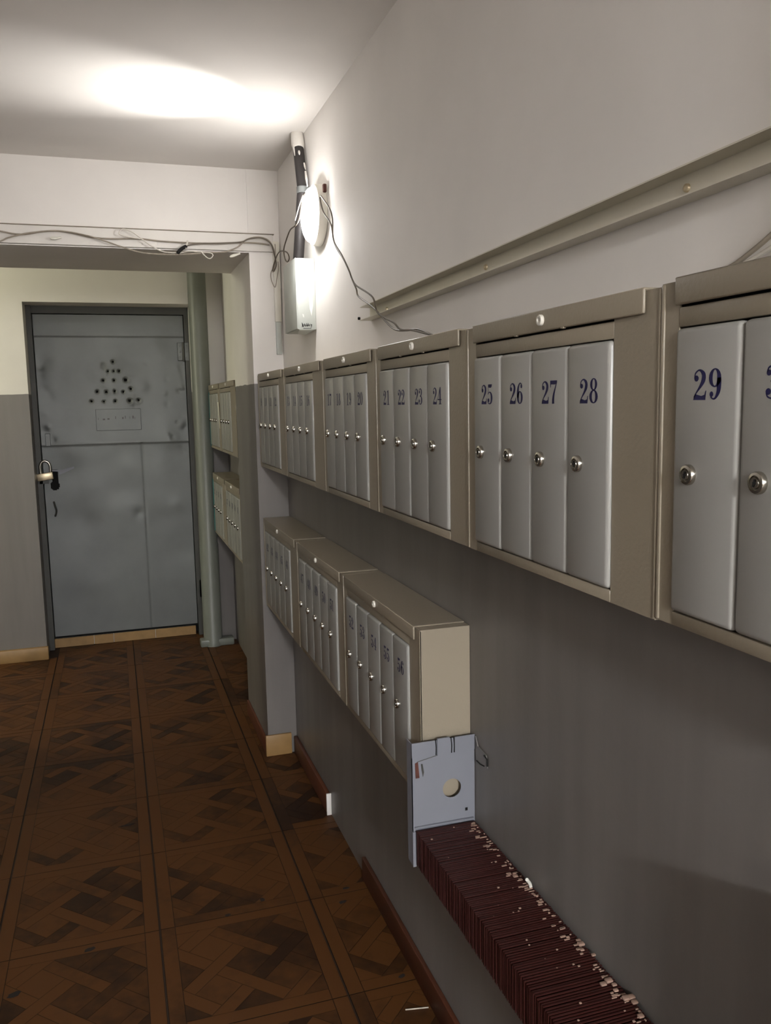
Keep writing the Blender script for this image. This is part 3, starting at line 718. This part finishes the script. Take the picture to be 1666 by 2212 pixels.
for xx, z0 in ((.0525, .0), (.087, .0), (.093, .0)):
    MB().tube([(px0+xx, PY-.0012, pz1+.002), (px0+xx+.0015, PY-.0012, pz1-.014), (px0+xx+.001, PY-.0012, pz1-.031)], .0012, 5).build('torn_notch', 'dark', epl)
MB().box((px1-.022, PY-.0006, .094), (px1-.0165, PY+.0002, .1005)).build('square_hole', 'dark', epl)
# chips of plaster lying along the wall side of the fins
cr = MB(); rg = random.Random(11)
for k in range(110):
    y = -.01-rg.random()**1.15*.62; x = -.010-abs(rg.gauss(0, .008))
    L = rg.uniform(.002, .011); wd = rg.uniform(.0008, .0022)
    cr.bbox((x-L, y-wd, h_), (x, y+wd, h_+.0016), .0004, 1)
for k in range(26):
    x, y, s_ = rg.uniform(px0+.01, -.012), -rg.uniform(.01, .62), rg.uniform(.0006, .002)
    cr.bbox((x-s_, y-s_, h_+.0002), (x+s_*1.2, y+s_, h_+.0002+s_), s_*.3, 1)
for k in range(14):
    y = -rg.uniform(.42, .62); x = -rg.uniform(.006, .03); s_ = rg.uniform(.003, .006)
    cr.bbox((x-s_, y-s_*.8, h_), (x+s_, y+s_*.8, h_+s_*.8), s_*.35, 2)
co_ = cr.build('plaster_crumbs', 'chipped', cv); co_['kind'] = 'stuff'
# cigarette end standing at the wall, flake of paint on the wall, match on the floor
a = on_x(1147, 1900, .674); b_ = on_x(1160, 1874, .664); 
o = MB().tube([(a.x, a.y, RZ1-.001), (a.x-.004, a.y-.004, RZ1+.010), (b_.x-.004, a.y-.012, RZ1+.024)], .0032, 9).build('cigarette_butt', 'paper'); tag(o, 'bent white cigarette end standing on the red convector at the wall', 'cigarette')
fl = MB(); 
fp = [on_x(u, v, XW-.002) for u, v in ((1029, 1590), (1034, 1612), (1052, 1632), (1055, 1660), (1036, 1652), (1030, 1640))]
fl.poly(fp, (-.002, 0, 0)); o = fl.build('peeled_flake', 'wall'); tag(o, 'peeled grey paint flake on the wall beside the white end plate', 'paint flake')
ck = MB()
ck.tube([on_x(u, v, XW-.005) for u, v in ((1046, 1632), (1052, 1640), (1053, 1656))], .0016, 5, smooth_steps=1); ck.build('dark_crack', 'dark', o)
ck = MB(); ck.tube([on_x(u, v, XW-.005) for u, v in ((1030, 1643), (1038, 1651), (1046, 1655))], .0013, 5, smooth_steps=1); ck.build('dark_crack', 'dark', o)
a, b_ = on_z(876, 2181, .002), on_z(926, 2176, .002)
o = MB().tube([a, b_], .0016, 6, smooth_steps=1).build('matchstick', 'ash'); tag(o, 'thin pale stick lying on the parquet floor near the wall', 'stick')
